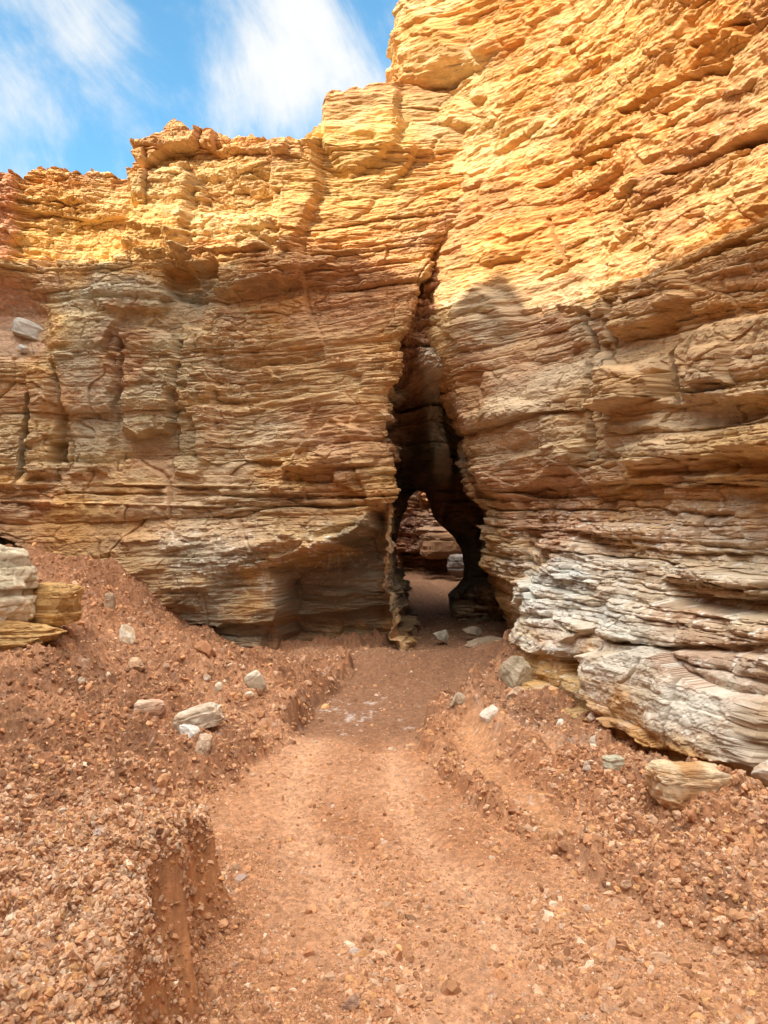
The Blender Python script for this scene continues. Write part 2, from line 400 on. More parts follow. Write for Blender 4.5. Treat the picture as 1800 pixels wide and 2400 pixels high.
wR = lambda s, x, y: np.where((s > Rc - .3) & (x / np.maximum(y, .3) < .58) & (y > 1), 1.0 / np.maximum(y, 2.0) * 5.0, np.where(s < Rc, .3, .06))
cr = Cliff(R_PTS, 1150, 1500, wR, HR, shiftR, sig=5, capdepth=7)
s, z = cr.s, cr.z
d, lay = strata(s, z, 2000)
front = (s > Rc - .15) & (cr.by > 1.0) & (cr.U < 2600)
ch = Chart(cr.U, cr.V, front); P = ch.poly
away = ss(Rc, Rc + 1.3, s)
up = ss(3.2, 4.2, z)
low = 1 - ss(.7, 1.5, z)
D = d * (1 - .42 * up)
D = D * (1 - .1 * low) + low * (.007 * fbm(s * 2.2, z * 24, 4, 2301, .6) + .02 * fbm(s * 6, z * 9, 4, 2302, .6))
D = D * (1 - up * .5 * ss(-.1, .6, fbm(s * .7, z * .7, 3, 2305)))
D += up * (.012 * fbm(s * 8, z * 30, 4, 2304, .65) + .026 * fbm(s * 3.2, z * 11, 4, 2303, .65))
D += .20 * away * fbm(s * .45, z * .5, 3, 72)
# foot of the wall steps out in benches and is cut under at the ground
prof = np.interp(z, [-.3, .05, .25, .45, .6, .95, 1.3, 1.7, 2.2, 2.6, 3.1, 9], [.74, .70, .66, .62, .56, .44, .26, .12, .12, .10, .0, .0]).astype(F)
D += prof * ss(Rc + .5, Rc + 2.2, s)
D += .12 * P([(990, 880), (1060, 850), (1265, 870), (1270, 1030), (1180, 1080), (1070, 1108), (1030, 1060), (1000, 1000)], 45, 9)
D += .08 * P([(1000, 1010), (1120, 985), (1265, 940), (1270, 1000), (1190, 1040), (1060, 1090), (1030, 1070)], 14, 6)
D += .24 * P([(1312, 880), (1330, 858), (1400, 812), (1432, 800), (1434, 862), (1380, 876), (1316, 896)], 10, 4)
D += .10 * P([(1290, 790), (1420, 770), (1432, 800), (1330, 858), (1290, 870)], 14, 6)
D += .15 * P([(1440, 760), (1480, 690), (1560, 668), (1800, 660), (1800, 870), (1560, 880), (1460, 860)], 26, 8)
D += .10 * P([(1500, 745), (1600, 735), (1600, 830), (1510, 840)], 12, 6)
D -= .07 * P([(1300, 890), (1440, 868), (1700, 880), (1700, 925), (1450, 925), (1300, 915)], 14, 6)
D -= .40 * ch.line([(1452, 728), (1430, 765), (1432, 800), (1446, 835), (1462, 868)], 6, 5)
D -= .16 * ch.line([(1258, 680), (1266, 760), (1272, 850), (1275, 960), (1285, 1030)], 8, 7)
D -= .12 * ch.line([(1290, 690), (1300, 760), (1296, 900)], 6, 6)
D -= .14 * P([(1284, 640), (1320, 640), (1330, 668), (1288, 680)], 8, 4)
D += .14 * P([(1300, 650), (1440, 560), (1470, 640), (1400, 720), (1310, 740)], 26, 9)
D += .06 * P([(1160, 640), (1265, 636), (1262, 668), (1180, 664)], 7, 4)
D -= .05 * P([(1170, 664), (1280, 672), (1270, 690), (1180, 686)], 7, 4)
D += .09 * P([(960, 650), (1010, 600), (1060, 620), (1100, 690), (1050, 760), (980, 760), (950, 720)], 24, 9)   # lump under the shadow finger
D += .12 * P([(1340, 960), (1500, 940), (1660, 900), (1800, 900), (1800, 985), (1540, 990), (1380, 1010)], 12, 8)
D -= .10 * P([(1380, 1012), (1560, 992), (1800, 990), (1800, 1020), (1380, 1034)], 9, 5)
D += .14 * P([(1580, 950), (1700, 930), (1800, 930), (1800, 975), (1600, 975)], 10, 5)
D -= .11 * P([(1480, 1245), (1560, 1250), (1680, 1270), (1800, 1290), (1800, 1345), (1640, 1322), (1540, 1310), (1490, 1270)], 12, 7)
D += .08 * P([(1480, 1215), (1800, 1230), (1800, 1280), (1600, 1262), (1490, 1246)], 9, 5)
D -= .05 * P([(1290, 1070), (1800, 1040), (1800, 1120), (1290, 1140)], 20, 8)
# white bench: top leans back, front stands out
D += .15 * P([(1378, 1404), (1500, 1392), (1900, 1402), (1900, 1640), (1610, 1590), (1460, 1530), (1400, 1470)], 9, 6)
D -= .30 * P([(1322, 1412), (1372, 1404), (1384, 1440), (1372, 1468), (1326, 1450)], 10, 5)
D += .11 * P([(1150, 1330), (1320, 1320), (1380, 1350), (1330, 1410), (1200, 1390)], 10, 9)
D += .10 * P([(1400, 1290), (1540, 1300), (1900, 1340), (1900, 1386), (1560, 1390), (1400, 1380)], 10, 9)
D += .12 * P([(1145, 1250), (1165, 1245), (1200, 1262), (1185, 1300), (1162, 1312), (1150, 1290)], 6, 3)
D -= .02 * P([(1180, 1440), (1330, 1480), (1450, 1560), (1600, 1640), (1900, 1740), (1900, 1900), (1100, 1700), (1120, 1450)], 40, 8)
# chips on the upper wall
f1, f2, hid = worley(s / .3 + .4 * vn(s * 3, z * 3, 44), (z + .25 * s * 0) / .11, 2222)
D += .045 * up * ss(.72, .8, hid) * ss(.0, .3, f2 - f1)
D -= .05 * up * (1 - ss(.06, .12, hid)) * ss(0, .25, f2 - f1)
D -= .12 * ch.line([(1165, 470), (1178, 520), (1195, 560)], 5, 6)
for pts_, wd_ in [([(1330, 238), (1420, 180), (1510, 126)], 9), ([(1235, 335), (1330, 290)], 7), ([(1410, 372), (1500, 330), (1660, 250)], 8), ([(1150, 402), (1220, 360), (1300, 326)], 6),
                  ([(1470, 92), (1570, 36)], 8), ([(1545, 312), (1660, 262)], 8), ([(1130, 600), (1220, 560)], 6), ([(1300, 470), (1400, 420)], 6), ([(1050, 330), (1120, 290)], 7), ([(1500, 540), (1660, 455)], 8)]:
    D -= .11 * ch.line(pts_, wd_, 7)
# bulging knob at the very top
D += .16 * P([(848, 200), (845, 110), (870, 0), (960, 0), (1000, 110), (960, 200), (880, 220)], 40, 12)
D -= .10 * P([(850, 205), (930, 190), (1000, 130), (1000, 170), (930, 225), (850, 230)], 10, 6)
D += .12 * P([(930, 230), (1000, 190), (1010, 260), (960, 330), (900, 330)], 20, 9)

c = base_colour(s, z, lay, 400)
def tint(c, colr, pts, amt, edge=50, wob=34):
    return lerp(c, colr, np.clip(amt * P(pts, edge * 1.5, wob * 1.9, soft=True) * (.45 + .7 * lay[1] + .35 * lay[2]), 0, 1))
c = tint(c, C(.62, .33, .10), [(840, -300), (1900, -700), (1900, 420), (1300, 640), (950, 650), (940, 400), (840, 200)], .55)
c = tint(c, C(.66, .46, .22), [(1500, -300), (2000, -300), (2000, 260), (1500, 300)], .4)
c = tint(c, C(.60, .27, .07), [(1150, 60), (1280, 60), (1200, 420), (1080, 420)], .5)
c = tint(c, C(.58, .25, .07), [(845, 100), (960, 120), (930, 240), (850, 240)], .6)
c = tint(c, CREAM, [(940, 120), (1040, 40), (1060, 90), (960, 300), (880, 330)], .6)
c = tint(c, C(.56, .50, .36), [(890, 230), (960, 200), (960, 330), (880, 320)], .5)
c = tint(c, C(.46, .28, .14), [(940, 640), (1900, 420), (1900, 1000), (1300, 1040), (1000, 1000), (930, 780)], .55)
blot = fbm(s * 1.3, z * 1.3, 4, 2310, .6)
c = lerp(c, C(.62, .24, .06), .55 * up * ss(.15, .8, blot)); c = lerp(c, C(.70, .52, .26), .6 * up * ss(.15, .8, -blot))
c = lerp(c, C(.38, .24, .13), .55 * low * ss(.2, .8, fbm(s * .9, z * 9, 4, 2311, .6)))
c = tint(c, OLIVE * 1.1, [(960, 650), (1080, 600), (1080, 780), (960, 740)], .4)
c = tint(c, GREY * 1.05, [(1000, 690), (1030, 690), (1050, 770), (1025, 780)], .4, 20, 12)
c = tint(c, C(.52, .35, .18), [(1300, 800), (1440, 790), (1440, 880), (1310, 900)], .6)
c = tint(c, C(.47, .25, .14), [(1200, 980), (1400, 1000), (1380, 1080), (1180, 1060)], .6)
c = tint(c, OLIVE * 1.1, [(1280, 1040), (1900, 1000), (1900, 1120), (1280, 1110)], .75)
c = tint(c, C(.44, .25, .15), [(1060, 1110), (1900, 1110), (1900, 1240), (1500, 1220), (1200, 1200)], .6)
c = tint(c, C(.56, .48, .38), [(1060, 1080), (1900, 1060), (1900, 1640), (1380, 1500), (1080, 1360)], .5, 90)
c = tint(c, WHITE * .98, [(1090, 1170), (1500, 1220), (1560, 1300), (1900, 1340), (1900, 1660), (1640, 1600), (1380, 1480), (1140, 1380)], .78, 100, 40)
c = tint(c, C(.52, .36, .22), [(1090, 1080), (1180, 1090), (1180, 1180), (1090, 1180)], .3)
c = tint(c, C(.40, .27, .14), [(1480, 1240), (1900, 1280), (1900, 1340), (1500, 1310)], .7, 25, 15)
c = tint(c, C(.52, .40, .27), [(1130, 1330), (1340, 1400), (1400, 1470), (1200, 1420), (1100, 1400)], .6, 30)
c = tint(c, C(.38, .34, .22), [(1110, 1430), (1300, 1450), (1420, 1530), (1640, 1620), (1900, 1700), (1900, 1900), (1100, 1700)], .8, 30, 18)
c = tint(c, C(.50, .36, .20), [(1040, 1090), (1090, 1100), (1120, 1340), (1060, 1340)], .4)
fle = np.clip(.9 * P([(1080, 1060), (1900, 1050), (1900, 1640), (1100, 1500)], 60, 20, soft=True) + .35 * P([(900, 0), (1900, -100), (1900, 640), (960, 640)], 60, 20, soft=True) + .12, 0, 1)
wz = P([(1090, 1170), (1500, 1220), (1900, 1300), (1900, 1660), (1640, 1600), (1380, 1480), (1140, 1380)], 40, 20, soft=True)
c = lerp(c, C(.58, .64, .62), .5 * wz * ss(-.1, .6, fbm(s * 1.5, z * 5, 4, 2320)))
c = lerp(c, C(.52, .40, .26), .6 * wz * ss(.15, .8, fbm(s * 2, z * 6, 4, 2321)))
c = finish_colour(c, s, z, lay, 500, fle)
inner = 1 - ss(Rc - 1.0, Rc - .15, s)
c = lerp(c, c * .5, inner)  # passage gloom scaled into the wall colour behind the lip
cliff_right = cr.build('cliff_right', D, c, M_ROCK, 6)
del c, D, d, lay, ch, fle, f1, f2, hid
print('right done', time.time() - T0)

def wall_point(cf, px, py):
    m = (cf.U - px) ** 2 + (cf.V - py) ** 2
    ok = (cf.s < Lc) if cf is cl else (cf.s > Rc)
    m = np.where(ok & (cf.by > 1), m, 1e12)
    return cf.P.reshape(-1, 3)[np.argmin(m)]

# ================================================================ ROCK ARCH inside the passage
def hole_ring(pts, n):
    pts = np.array(pts, float); q = np.vstack([pts, pts[:1]])
    S = np.concatenate([[0], np.cumsum(np.hypot(*np.diff(q, axis=0).T))])
    t = np.linspace(0, S[-1], n, endpoint=False)
    return np.interp(t, S, q[:, 0]), np.interp(t, S, q[:, 1])
YA = 11.2
hp = [(990, 1400), (850, 1400), (845, 1250), (850, 1190), (862, 1142), (874, 1106), (884, 1076), (903, 1058), (925, 1064), (932, 1092), (938, 1114), (956, 1136),
      (982, 1160), (1000, 1188), (1010, 1225), (1007, 1255), (994, 1275), (976, 1292), (982, 1330)]
hw = [((a * K - 900) / FP * YA, CAMZ + (1200 - b * K) / FP * YA) for a, b in hp]
n = 680
hx, hz = hole_ring(hw, n)
cx0, cz0 = .35, 1.0
ang = np.arctan2(hz - cz0, hx - cx0)
prof_rows = []
for k in range(40):                       # tunnel through the slab, back to front
    t = k / 39
    gr = .25 * abs(t - .75)
    prof_rows.append((hx + np.cos(ang) * gr, np.full(n, YA + 1.9 * (1 - t)), hz + np.sin(ang) * gr))
for k in range(1, 320):                     # front face, outward
    t = (k / 319) ** 1.15
    R = 5.2
    ox = cx0 + np.cos(ang) * R; oz = cz0 + np.sin(ang) * R
    x = hx + (ox - hx) * t; zz = hz + (oz - hz) * t
    y = YA + .35 * t * 0 - .0 * zz - (1.0 * ss(1.8, 2.5, zz) + 1.15 * ss(2.75, 3.3, zz)) * ss(-.25, .05, x) * (1 - ss(1.05, 1.3, x)) * (1 - ss(4.2, 4.6, zz)) + .1 * ss(0, .03, np.full(n, .03 - t * .5))
    prof_rows.append((x, y, zz))
AX = np.array([r[0] for r in prof_rows], F); AY = np.array([r[1] for r in prof_rows], F); AZ = np.array([r[2] for r in prof_rows], F)
d, lay = strata(AX + AY * .5, AZ, 3000, 1.2)
dd = d * 1.7 + .25 * fbm(AX * 2.2, AZ * .9, 4, 31) - .45 * ss(.45, .2, AX - .15 * (3.2 - AZ)) * ss(1.8, 2.3, AZ) * ss(3.6, 3.2, AZ)
rib = np.exp(-((AX - (.56 + .2 * (3.26 - AZ))) / .13) ** 4) * ss(1.9, 2.2, AZ) * ss(3.7, 3.3, AZ)
dd = dd + .36 * rib
frontm = np.ones(AX.shape, F); frontm[:40] = np.linspace(0, 1, 40)[:, None] ** 2
AY = AY - np.clip(dd, -.6, .5) * frontm
AX[:40] += .03 * vn(AZ[:40] * 6, AY[:40] * 4, 9)
ac = base_colour(AX, AZ, lay, 600) * (.13 + .26 * ss(1.9, 3.2, AZ))[..., None]  # passage darkness put into the colour over darker stained rock, deepest low down
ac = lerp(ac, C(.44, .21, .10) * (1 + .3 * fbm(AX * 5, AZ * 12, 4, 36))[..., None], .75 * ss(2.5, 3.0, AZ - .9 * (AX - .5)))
ac = lerp(ac, C(.38, .36, .28), .8 * rib)
ac = finish_colour(ac, AX, AZ, lay, 610)
fc = grid_faces(len(prof_rows), n)
i0 = np.arange(len(prof_rows) - 1) * n
fc = np.concatenate([fc, np.stack([i0 + n - 1, i0, i0 + n, i0 + 2 * n - 1], -1)])
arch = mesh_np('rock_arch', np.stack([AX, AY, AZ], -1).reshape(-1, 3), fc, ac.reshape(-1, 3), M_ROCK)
arch['kind'] = 'structure'

# far wall of the chamber beyond the arch; unseen left arm added to block sun
cfar = Cliff([(-6, 10.5), (-4.6, 16), (-2.2, 20.5), (.9, 20.2), (1.6, 19.6), (3.5, 20.2), (6, 19), (9, 13)], 420, 520, lambda s, x, y: np.where(np.abs(x - 1) < 2.5, 1., .15),
             lambda s, x, y: np.minimum(np.interp(x, [-4, -2.5, -1.5], [8.2, 7, 6.0]), 1.2 + .40 * y) + .3 * vn(s, s * 0, 4), lambda s, z: 0 * z, sig=12, capdepth=3)
s, z = cfar.s, cfar.z
d, lay = strata(s, z, 4000, 1.3)
chf = Chart(cfar.U, cfar.V, np.ones(s.shape, bool))
D = d * 1.8 + .3 * fbm(s * .5, z * .6, 3, 75)
D -= .5 * chf.poly([(860, 1190), (1010, 1180), (1020, 1240), (860, 1245)], 8, 4)
D += .5 * chf.poly([(900, 1150), (930, 1135), (980, 1140), (1000, 1180), (985, 1200), (910, 1200)], 8, 3)
c = base_colour(s, z, lay, 700)
c = lerp(c, C(.42, .17, .08), .6 * chf.poly([(850, 1060), (890, 1060), (920, 1130), (900, 1200), (850, 1210)], 12, 8))
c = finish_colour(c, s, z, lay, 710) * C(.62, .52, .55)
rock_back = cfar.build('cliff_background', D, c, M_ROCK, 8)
print('arch/far done', time.time() - T0)

# ================================================================ GROUND
def G(x, y, full=True):
    x = np.asarray(x, F); y = np.asarray(y, F)
    j = .07 * fbm(x * 1.9, y * 1.9, 3, 21) + .03 * vn(x * 11, y * 11, 22)
    xl = np.interp(y, [0, 1.8, 2.4, 3.2, 4.1, 5.2, 6.9, 8.2, 9], [-.34, -.42, -.56, -.80, -1.0, -.72, -.5, -.25, .1]).astype(F)
    xr = np.interp(y, [0, 2.65, 2.88, 3.4, 4.34, 5.17, 6, 7.2, 9], [2.3, 1.32, 1.16, .86, .44, .2, .3, .9, 1.5]).astype(F)
    infront = ss(10.5, 9.3, y) if False else 1 - ss(9.3, 10.5, y)
    dl = xl - x + j
    mound = np.interp(dl, [-.3, 0, .10, .35, 1, 2, 3.2, 6, 12], [0, 0, .08, .19, .44, .82, 1.15, 1.5, 1.6]).astype(F)
    sc = np.interp(y, [-5, 1.5, 2.4, 3.5, 5, 6.4, 7], [.3, .22, .22, .42, .72, .88, .88]).astype(F)
    sc = sc * (1 - .95 * ss(6.6, 8.2, y) * ss(-3.3, -1.7, x))
    z = mound * sc * infront
    mz = ss(0, .12, dl) * infront
    # near bank: crumbly top, steep cut face on the track side
    bw = .5 * j + .05 * vn(x * 6, y * 6, 35) + .02 * vn(x * 17, y * 17, 36)
    sd = poly_sd(x, y, [(-.50, -2.5), (-.50, 1.3), (-.67, 2.2), (-.73, 2.6), (-.70, 2.95), (-.82, 3.2), (-1.0, 3.42), (-1.15, 3.1), (-1.35, 2.6), (-1.6, 2.0), (-1.8, 1.2), (-1.9, -2.5)]) + bw
    hb = np.interp(y, [-2, 1.5, 2.2, 2.9, 3.4], [.52, .52, .51, .45, .36]).astype(F) + .04 * fbm(x * 2, y * 2.4, 2, 23)
    tside = ss(-.25, .0, x + 1.0 + .1 * (2.2 - y))
    wr = np.where(y > 2.6, .09, .14) * tside + .45 * (1 - tside); wr = wr + .12 * ss(3.0, 3.3, y)
    un = -sd / wr
    bank = hb * (1 - .9 * ss(-.12, .9, un) - .1 * ss(.9, 1.5, un)) + .05 * ss(0, .4, sd)
    bank = np.where(un > 1.5, 0, bank)
    bm = ss(.02, .1, bank)
    face = bm * ss(.05, .35, un) * tside
    z = np.maximum(z, bank)
    # right side
    dr = x - xr + j
    base_r = np.interp(dr, [0, .04, .10, .2, .5, .9, 2, 4], [0, .07, .10, .055, .045, .02, .0, .0]).astype(F)
    yb = np.interp(x, [.3, .6, .95, 1.3, 1.7, 2.2, 2.8, 3.6], [6.6, 6.0, 5.0, 4.2, 3.75, 3.2, 2.5, 1.7]).astype(F)
    dist = (y - yb) * .7
    hgt = np.interp(x, [.2, .6, 1.0, 1.3, 1.7, 2.2, 3], [.13, .17, .14, .16, .25, .32, .36]).astype(F)
    berm = hgt * np.exp(-(dist / .30) ** 2) * ss(.1, .5, dr) * (1 + .5 * fbm(x * 2.2, y * 2.2, 3, 24))
    z = z + (base_r * infront + berm) * (dr > 0)
    mr_ = ss(0, .08, dr) * infront
    bandu = (dr - np.interp(y, [3.4, 5.2], [.20, .36])) / .17                                    # smooth wheel band on the right shoulder
    band = np.exp(-bandu ** 2 * .8) * ss(3.3, 3.9, y) * (1 - ss(5.5, 5.9, y))
    band = np.maximum(band, np.exp(-(((x - 1.0) / .22) ** 2 + ((y - 5.25) / .33) ** 2)))
    z = z - .05 * band
    # sunken part beyond the lip, small mounds at the entrance
    lip = ss(5.15, 5.7, y + .25 * vn(x * 2, y * 0, 4)) * (1 - ss(7.3, 8.8, y)) * (1 - mz) * (1 - mr_)
    z = z - .10 * lip
    z = z + .20 * np.exp(-((x - .0) ** 2 / .30 + (y - 8.1) ** 2 / .12)) + .13 * np.exp(-((x - 1.3) ** 2 / .2 + (y - 8.7) ** 2 / .06)) + .06 * np.exp(-((x - .5) ** 2 / .1 + (y - 8.5) ** 2 / .1))
    z = z + .35 * np.exp(-((x + .1) ** 2 / .5 + (y - 15.5) ** 2 / 3.)) 
    trk = np.clip(1 - mz - mr_, 0, 1)
    inf = dict(mz=mz, mr=mr_, bm=bm, face=face, band=band, trk=trk, lip=lip, berm=ss(.05, .15, berm), dl=dl, dr=dr)
    if not full: return z, inf
    rough = np.clip(mz * .9 + mr_ * .95 - .9 * band * mr_ - .6 * face, .0, 1)
    cl1 = fbm(x * 5, y * 5, 4, 25, .6)
    f1, f2, hid = worley(x * 13 + .5 * cl1, y * 13, 26)
    g1, g2, gid = worley(x * 30 + 1.2 * cl1, y * 30, 27)
    far = np.clip(1.2 - y * .03, .4, 1)
    rough = np.clip(rough + .5 * bm * (1 - face), 0, 1)
    z = z + rough * (.10 * (np.abs(fbm(x * 1.5, y * 1.5, 3, 39)) - .35) + .080 * fbm(x * 2.9, y * 2.9, 3, 37) + .055 * cl1 + .012 * fbm(x * 16, y * 16, 3, 38, .6) + .070 * (.55 - f1) * (.15 + 1.2 * hid) + .030 * (.5 - g1) * (.3 + gid)) * far
    tr = trk * (1 - .5 * lip)
    cxn = x - (xl + xr) * .5
    rut = np.exp(-((cxn - .30 + .03 * vn(y * 1.3, y * 0, 8)) / .11) ** 2) + np.exp(-((cxn + .26) / .12) ** 2)
    z = z - tr * rut * (.022 + .0018 * np.sin(y * 2 * math.pi / .045 + 3 * np.sin(x * 9)))
    inf['rut'] = rut * trk
    z = z + tr * (.012 * fbm(cxn * 5, y * .8, 3, 28) + .010 * fbm(x * 7, y * 7, 4, 29, .65) + .012 * (.5 - g1) * ss(.2, .8, gid + .5 * cl1))
    z = z + face * .05 * fbm(x * 3 + y * 9, y * 9 - x * 2, 4, 33, .6) 
    z = z + .0035 * band * np.sin((y + .35 * np.sin(x * 5)) * 2 * math.pi / .055)
    z = z + .0042 * fbm(x * 55, y * 55, 3, 30, .7) * (1 - .5 * band)
    inf['cl'] = cl1; inf['gid'] = gid
    return z, inf

def geom(a, b, n): return a * (b / a) ** np.linspace(0, 1, n)
rows = np.concatenate([-geom(250, 3, 16), np.linspace(-2.5, 1.1, 50), geom(1.12, 10.2, 1250), geom(10.22, 22, 240), geom(22.2, 600, 30)])
wid = .64 * np.maximum(rows, 1.75) + .45
wid = np.minimum(wid, 8)
tf = np.linspace(-1, 1, 1050); to = geom(1, 600, 34)[1:]
XX = np.empty((len(rows), len(tf) + 2 * len(to)))
for i, w in enumerate(wid):
    o_ = w + (to - 1) * 1.0
    XX[i] = np.concatenate([-o_[::-1], tf * w, o_])
XX = XX.astype(F); YY = np.broadcast_to(rows.astype(F)[:, None], XX.shape)
ZZ, I = G(XX, YY)
farm = ss(14, 40, np.hypot(XX, YY))
ZZ = ZZ * (1 - farm)
E1 = C(.45, .235, .125); E2 = C(.36, .165, .078); PALE = C(.60, .40, .27); DAMP = C(.22, .11, .06)
nb = fbm(XX * 1.3, YY * 1.3, 4, 50)
c = np.broadcast_to(E1, XX.shape + (3,)).astype(F)
c = lerp(c, E2, ss(-.3, .7, nb))
c = lerp(c, C(.53, .28, .15), ss(.0, .9, fbm(XX * 3 + 4, YY * 1.2, 4, 51)) * .5 * I['trk'])
c = lerp(c, PALE, ss(.1, .7, fbm(XX * 9, YY * 9, 4, 52, .7)) * .45 * np.clip(I['bm'] * (1 - I['face']) + .6 * I['berm'] + .35, 0, 1))
c = lerp(c, C(.27, .125, .062), .65 * I['mz'] * (1 - I['bm']) * ss(-.3, .6, fbm(XX * .9 + 2, YY * .9, 3, 53) + .2))
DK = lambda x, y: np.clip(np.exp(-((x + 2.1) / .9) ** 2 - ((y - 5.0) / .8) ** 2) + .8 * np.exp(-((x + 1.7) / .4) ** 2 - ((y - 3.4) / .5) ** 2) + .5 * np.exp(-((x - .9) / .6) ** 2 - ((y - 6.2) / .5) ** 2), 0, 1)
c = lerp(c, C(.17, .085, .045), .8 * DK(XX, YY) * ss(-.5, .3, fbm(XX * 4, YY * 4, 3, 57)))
GRY = lambda x, y: np.exp(-((x - 1.3 - (5.2 - y) * .45) / .22) ** 2 - ((y - 5.1) / .8) ** 2)
c = lerp(c, C(.34, .26, .20), .8 * GRY(XX, YY) * ss(-.6, .3, fbm(XX * 5, YY * 5, 3, 58)))
c = lerp(c, C(.54, .27, .12), .8 * I['face'])
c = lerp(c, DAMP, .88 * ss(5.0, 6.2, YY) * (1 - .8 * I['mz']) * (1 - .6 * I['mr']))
c = lerp(c, C(.20, .09, .05), .8 * ss(.2, .5, fbm(XX * 5, YY * 5, 3, 54)) * (1 - I['trk']) * .5)
c = lerp(c, C(.52, .27, .13), .7 * I['band'])
c = lerp(c, C(.58, .33, .19), .7 * np.clip(I['rut'], 0, 1) * (1 - ss(5.2, 6, YY)))
wp = np.exp(-((XX + .25) ** 2 / .12 + (YY - 6.5) ** 2 / .22)) + .8 * np.exp(-((XX + .1) ** 2 / .03 + (YY - 7.0) ** 2 / .05)) + .35 * np.exp(-((XX - .35) ** 2 / .03 + (YY - 2.9) ** 2 / .04))
c = lerp(c, C(.66, .60, .54), ss(.62, 1.25, fbm(XX * 14, YY * 9, 4, 55, .75) + wp * .62) * .5)
c = c * (1 + .30 * fbm(XX * 40, YY * 40, 3, 56, .7))[..., None]
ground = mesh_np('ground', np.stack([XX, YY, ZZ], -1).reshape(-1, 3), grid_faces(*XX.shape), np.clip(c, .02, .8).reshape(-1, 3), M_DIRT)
ground['kind'] = 'structure'
del c, XX, YY, ZZ, I, nb, farm
print('ground done', time.time() - T0)

# ================================================================ RUBBLE (countless small stones and clods)
def ico(sub):
    b = bmesh.new(); bmesh.ops.create_icosphere(b, subdivisions=sub, radius=1); b.verts.ensure_lookup_table()
    V = np.array([v.co[:] for v in b.verts], F); Fc = np.array([[v.index for v in f.verts] for f in b.faces], np.int32); b.free()
    return V, Fc
ICO1 = ico(1); ICO2 = ico(2)

def rand_rot(n):
    q = rng.normal(size=(n, 4)); q /= np.linalg.norm(q, axis=1)[:, None]
    w, x, y, z = q.T
    return np.stack([np.stack([1 - 2 * (y * y + z * z), 2 * (x * y - z * w), 2 * (x * z + y * w)], -1),
                     np.stack([2 * (x * y + z * w), 1 - 2 * (x * x + z * z), 2 * (y * z - x * w)], -1),
                     np.stack([2 * (x * z - y * w), 2 * (y * z + x * w), 1 - 2 * (x * x + y * y)], -1)], 1).astype(F)

PAL = np.array([(.64, .42, .27), (.56, .30, .15), (.50, .245, .115), (.38, .17, .08), (.76, .62, .46), (.62, .34, .14), (.22, .11, .06), (.58, .38, .25)], F)
def stones(name, x, y, r, pal_w, flat=.6, sink=.3, lumpy=False):
    n = len(x)
    IV, IF = ICO2 if lumpy else ICO1
    z, _ = G(x, y)
    sh = (1 + (.24 if lumpy else .38) * rng.uniform(-1, 1, (n, len(IV), 1))).astype(F)
    v = IV[None] * sh
    ax = np.stack([rng.uniform(.75, 1.35, n), rng.uniform(.6, 1.05, n), rng.uniform(flat * .6, flat * 1.4, n)], -1).astype(F)
    v = v * ax[:, None]
    v = np.einsum('nij,nvj->nvi', rand_rot(n), v) * r[:, None, None].astype(F)
    v[..., 0] += x[:, None]; v[..., 1] += y[:, None]; v[..., 2] += (z + r * (.5 - sink))[:, None]
    idx = np.array([rng.choice(len(PAL), p=pal_w[k] / pal_w[k].sum()) for k in range(len(pal_w))]) if False else None
    cdf = np.cumsum(pal_w, 1); cdf /= cdf[:, -1:]
    idx = (rng.random(n)[:, None] > cdf).sum(1)
    cc = (PAL[idx] * .72 + C(.52, .28, .15) * .28) * rng.uniform(.72, 1.2, (n, 1)).astype(F)
    cc = np.repeat(cc, len(IV), 0)
    f = (IF[None] + (np.arange(n) * len(IV))[:, None, None]).reshape(-1, 3)
    o = mesh_np(name, v.reshape(-1, 3), f, cc, M_STONE)
    o['kind'] = 'stuff'
    return o

NS = 230000
u = rng.uniform(-60, 1730, NS); v = 1330 + (2320 - 1330) * rng.random(NS) ** .9
nl = 110000; u = np.concatenate([u, rng.uniform(-400, 500, nl)]); v = np.concatenate([v, rng.uniform(2200, 3300, nl)])
Yf = CAMZ * FP / (v * K - 1200); Xf = (u * K - 900) / FP * Yf
extra = 60000
Xf = np.concatenate([Xf, rng.uniform(-5, 5, extra)]); Yf = np.concatenate([Yf, rng.uniform(-3, 6, extra)])
zf, I = G(Xf, Yf, False)
I['rut'] = G(Xf, Yf)[1]['rut']
clump = ss(-.15, .5, fbm(Xf * 3.2, Yf * .9, 3, 61)) * (1 - .7 * np.clip(I['rut'], 0, 1))
dens = .22 + .05 * ss(3.6, 2.4, Yf) + .75 * clump * I['trk'] * (1 - ss(2.6, 4.5, Yf)) + .75 * I['mz'] + .75 * I['mr']
dens = dens * (1 - .9 * I['band']) * (1 - .2 * I['face']) * (1 - .55 * I['lip']) + .6 * I['bm'] * (1 - I['face'])
patch = .22 + .78 * ss(-.35, .35, fbm(Xf * 1.9, Yf * 1.9, 4, 63, .6))
dens = dens * np.where(I['trk'] > .5, 1, patch)
keep = (rng.random(len(Xf)) < dens) & (Yf < 12) & (Yf > -3)
Xf, Yf = Xf[keep], Yf[keep]; I = {k: a[keep] for k, a in I.items()}
n = len(Xf)
big = np.clip(I['mz'] + I['mr'] + I['bm'], 0, 1)
r = np.exp(rng.normal(0, .72, n)) * (1 + .5 * fbm(Xf * 2.6, Yf * 2.6, 2, 64)) * (.0030 + .0010 * ss(3.4, 2.4, Yf) * (1 - big) + .0019 * big + .0004 * (I['bm'] * (1 - I['face'])))
r = np.clip(np.maximum(r, .0009 * Yf), 0, .030 - .016 * I['bm'])
top = I['bm'] * (1 - I['face'])
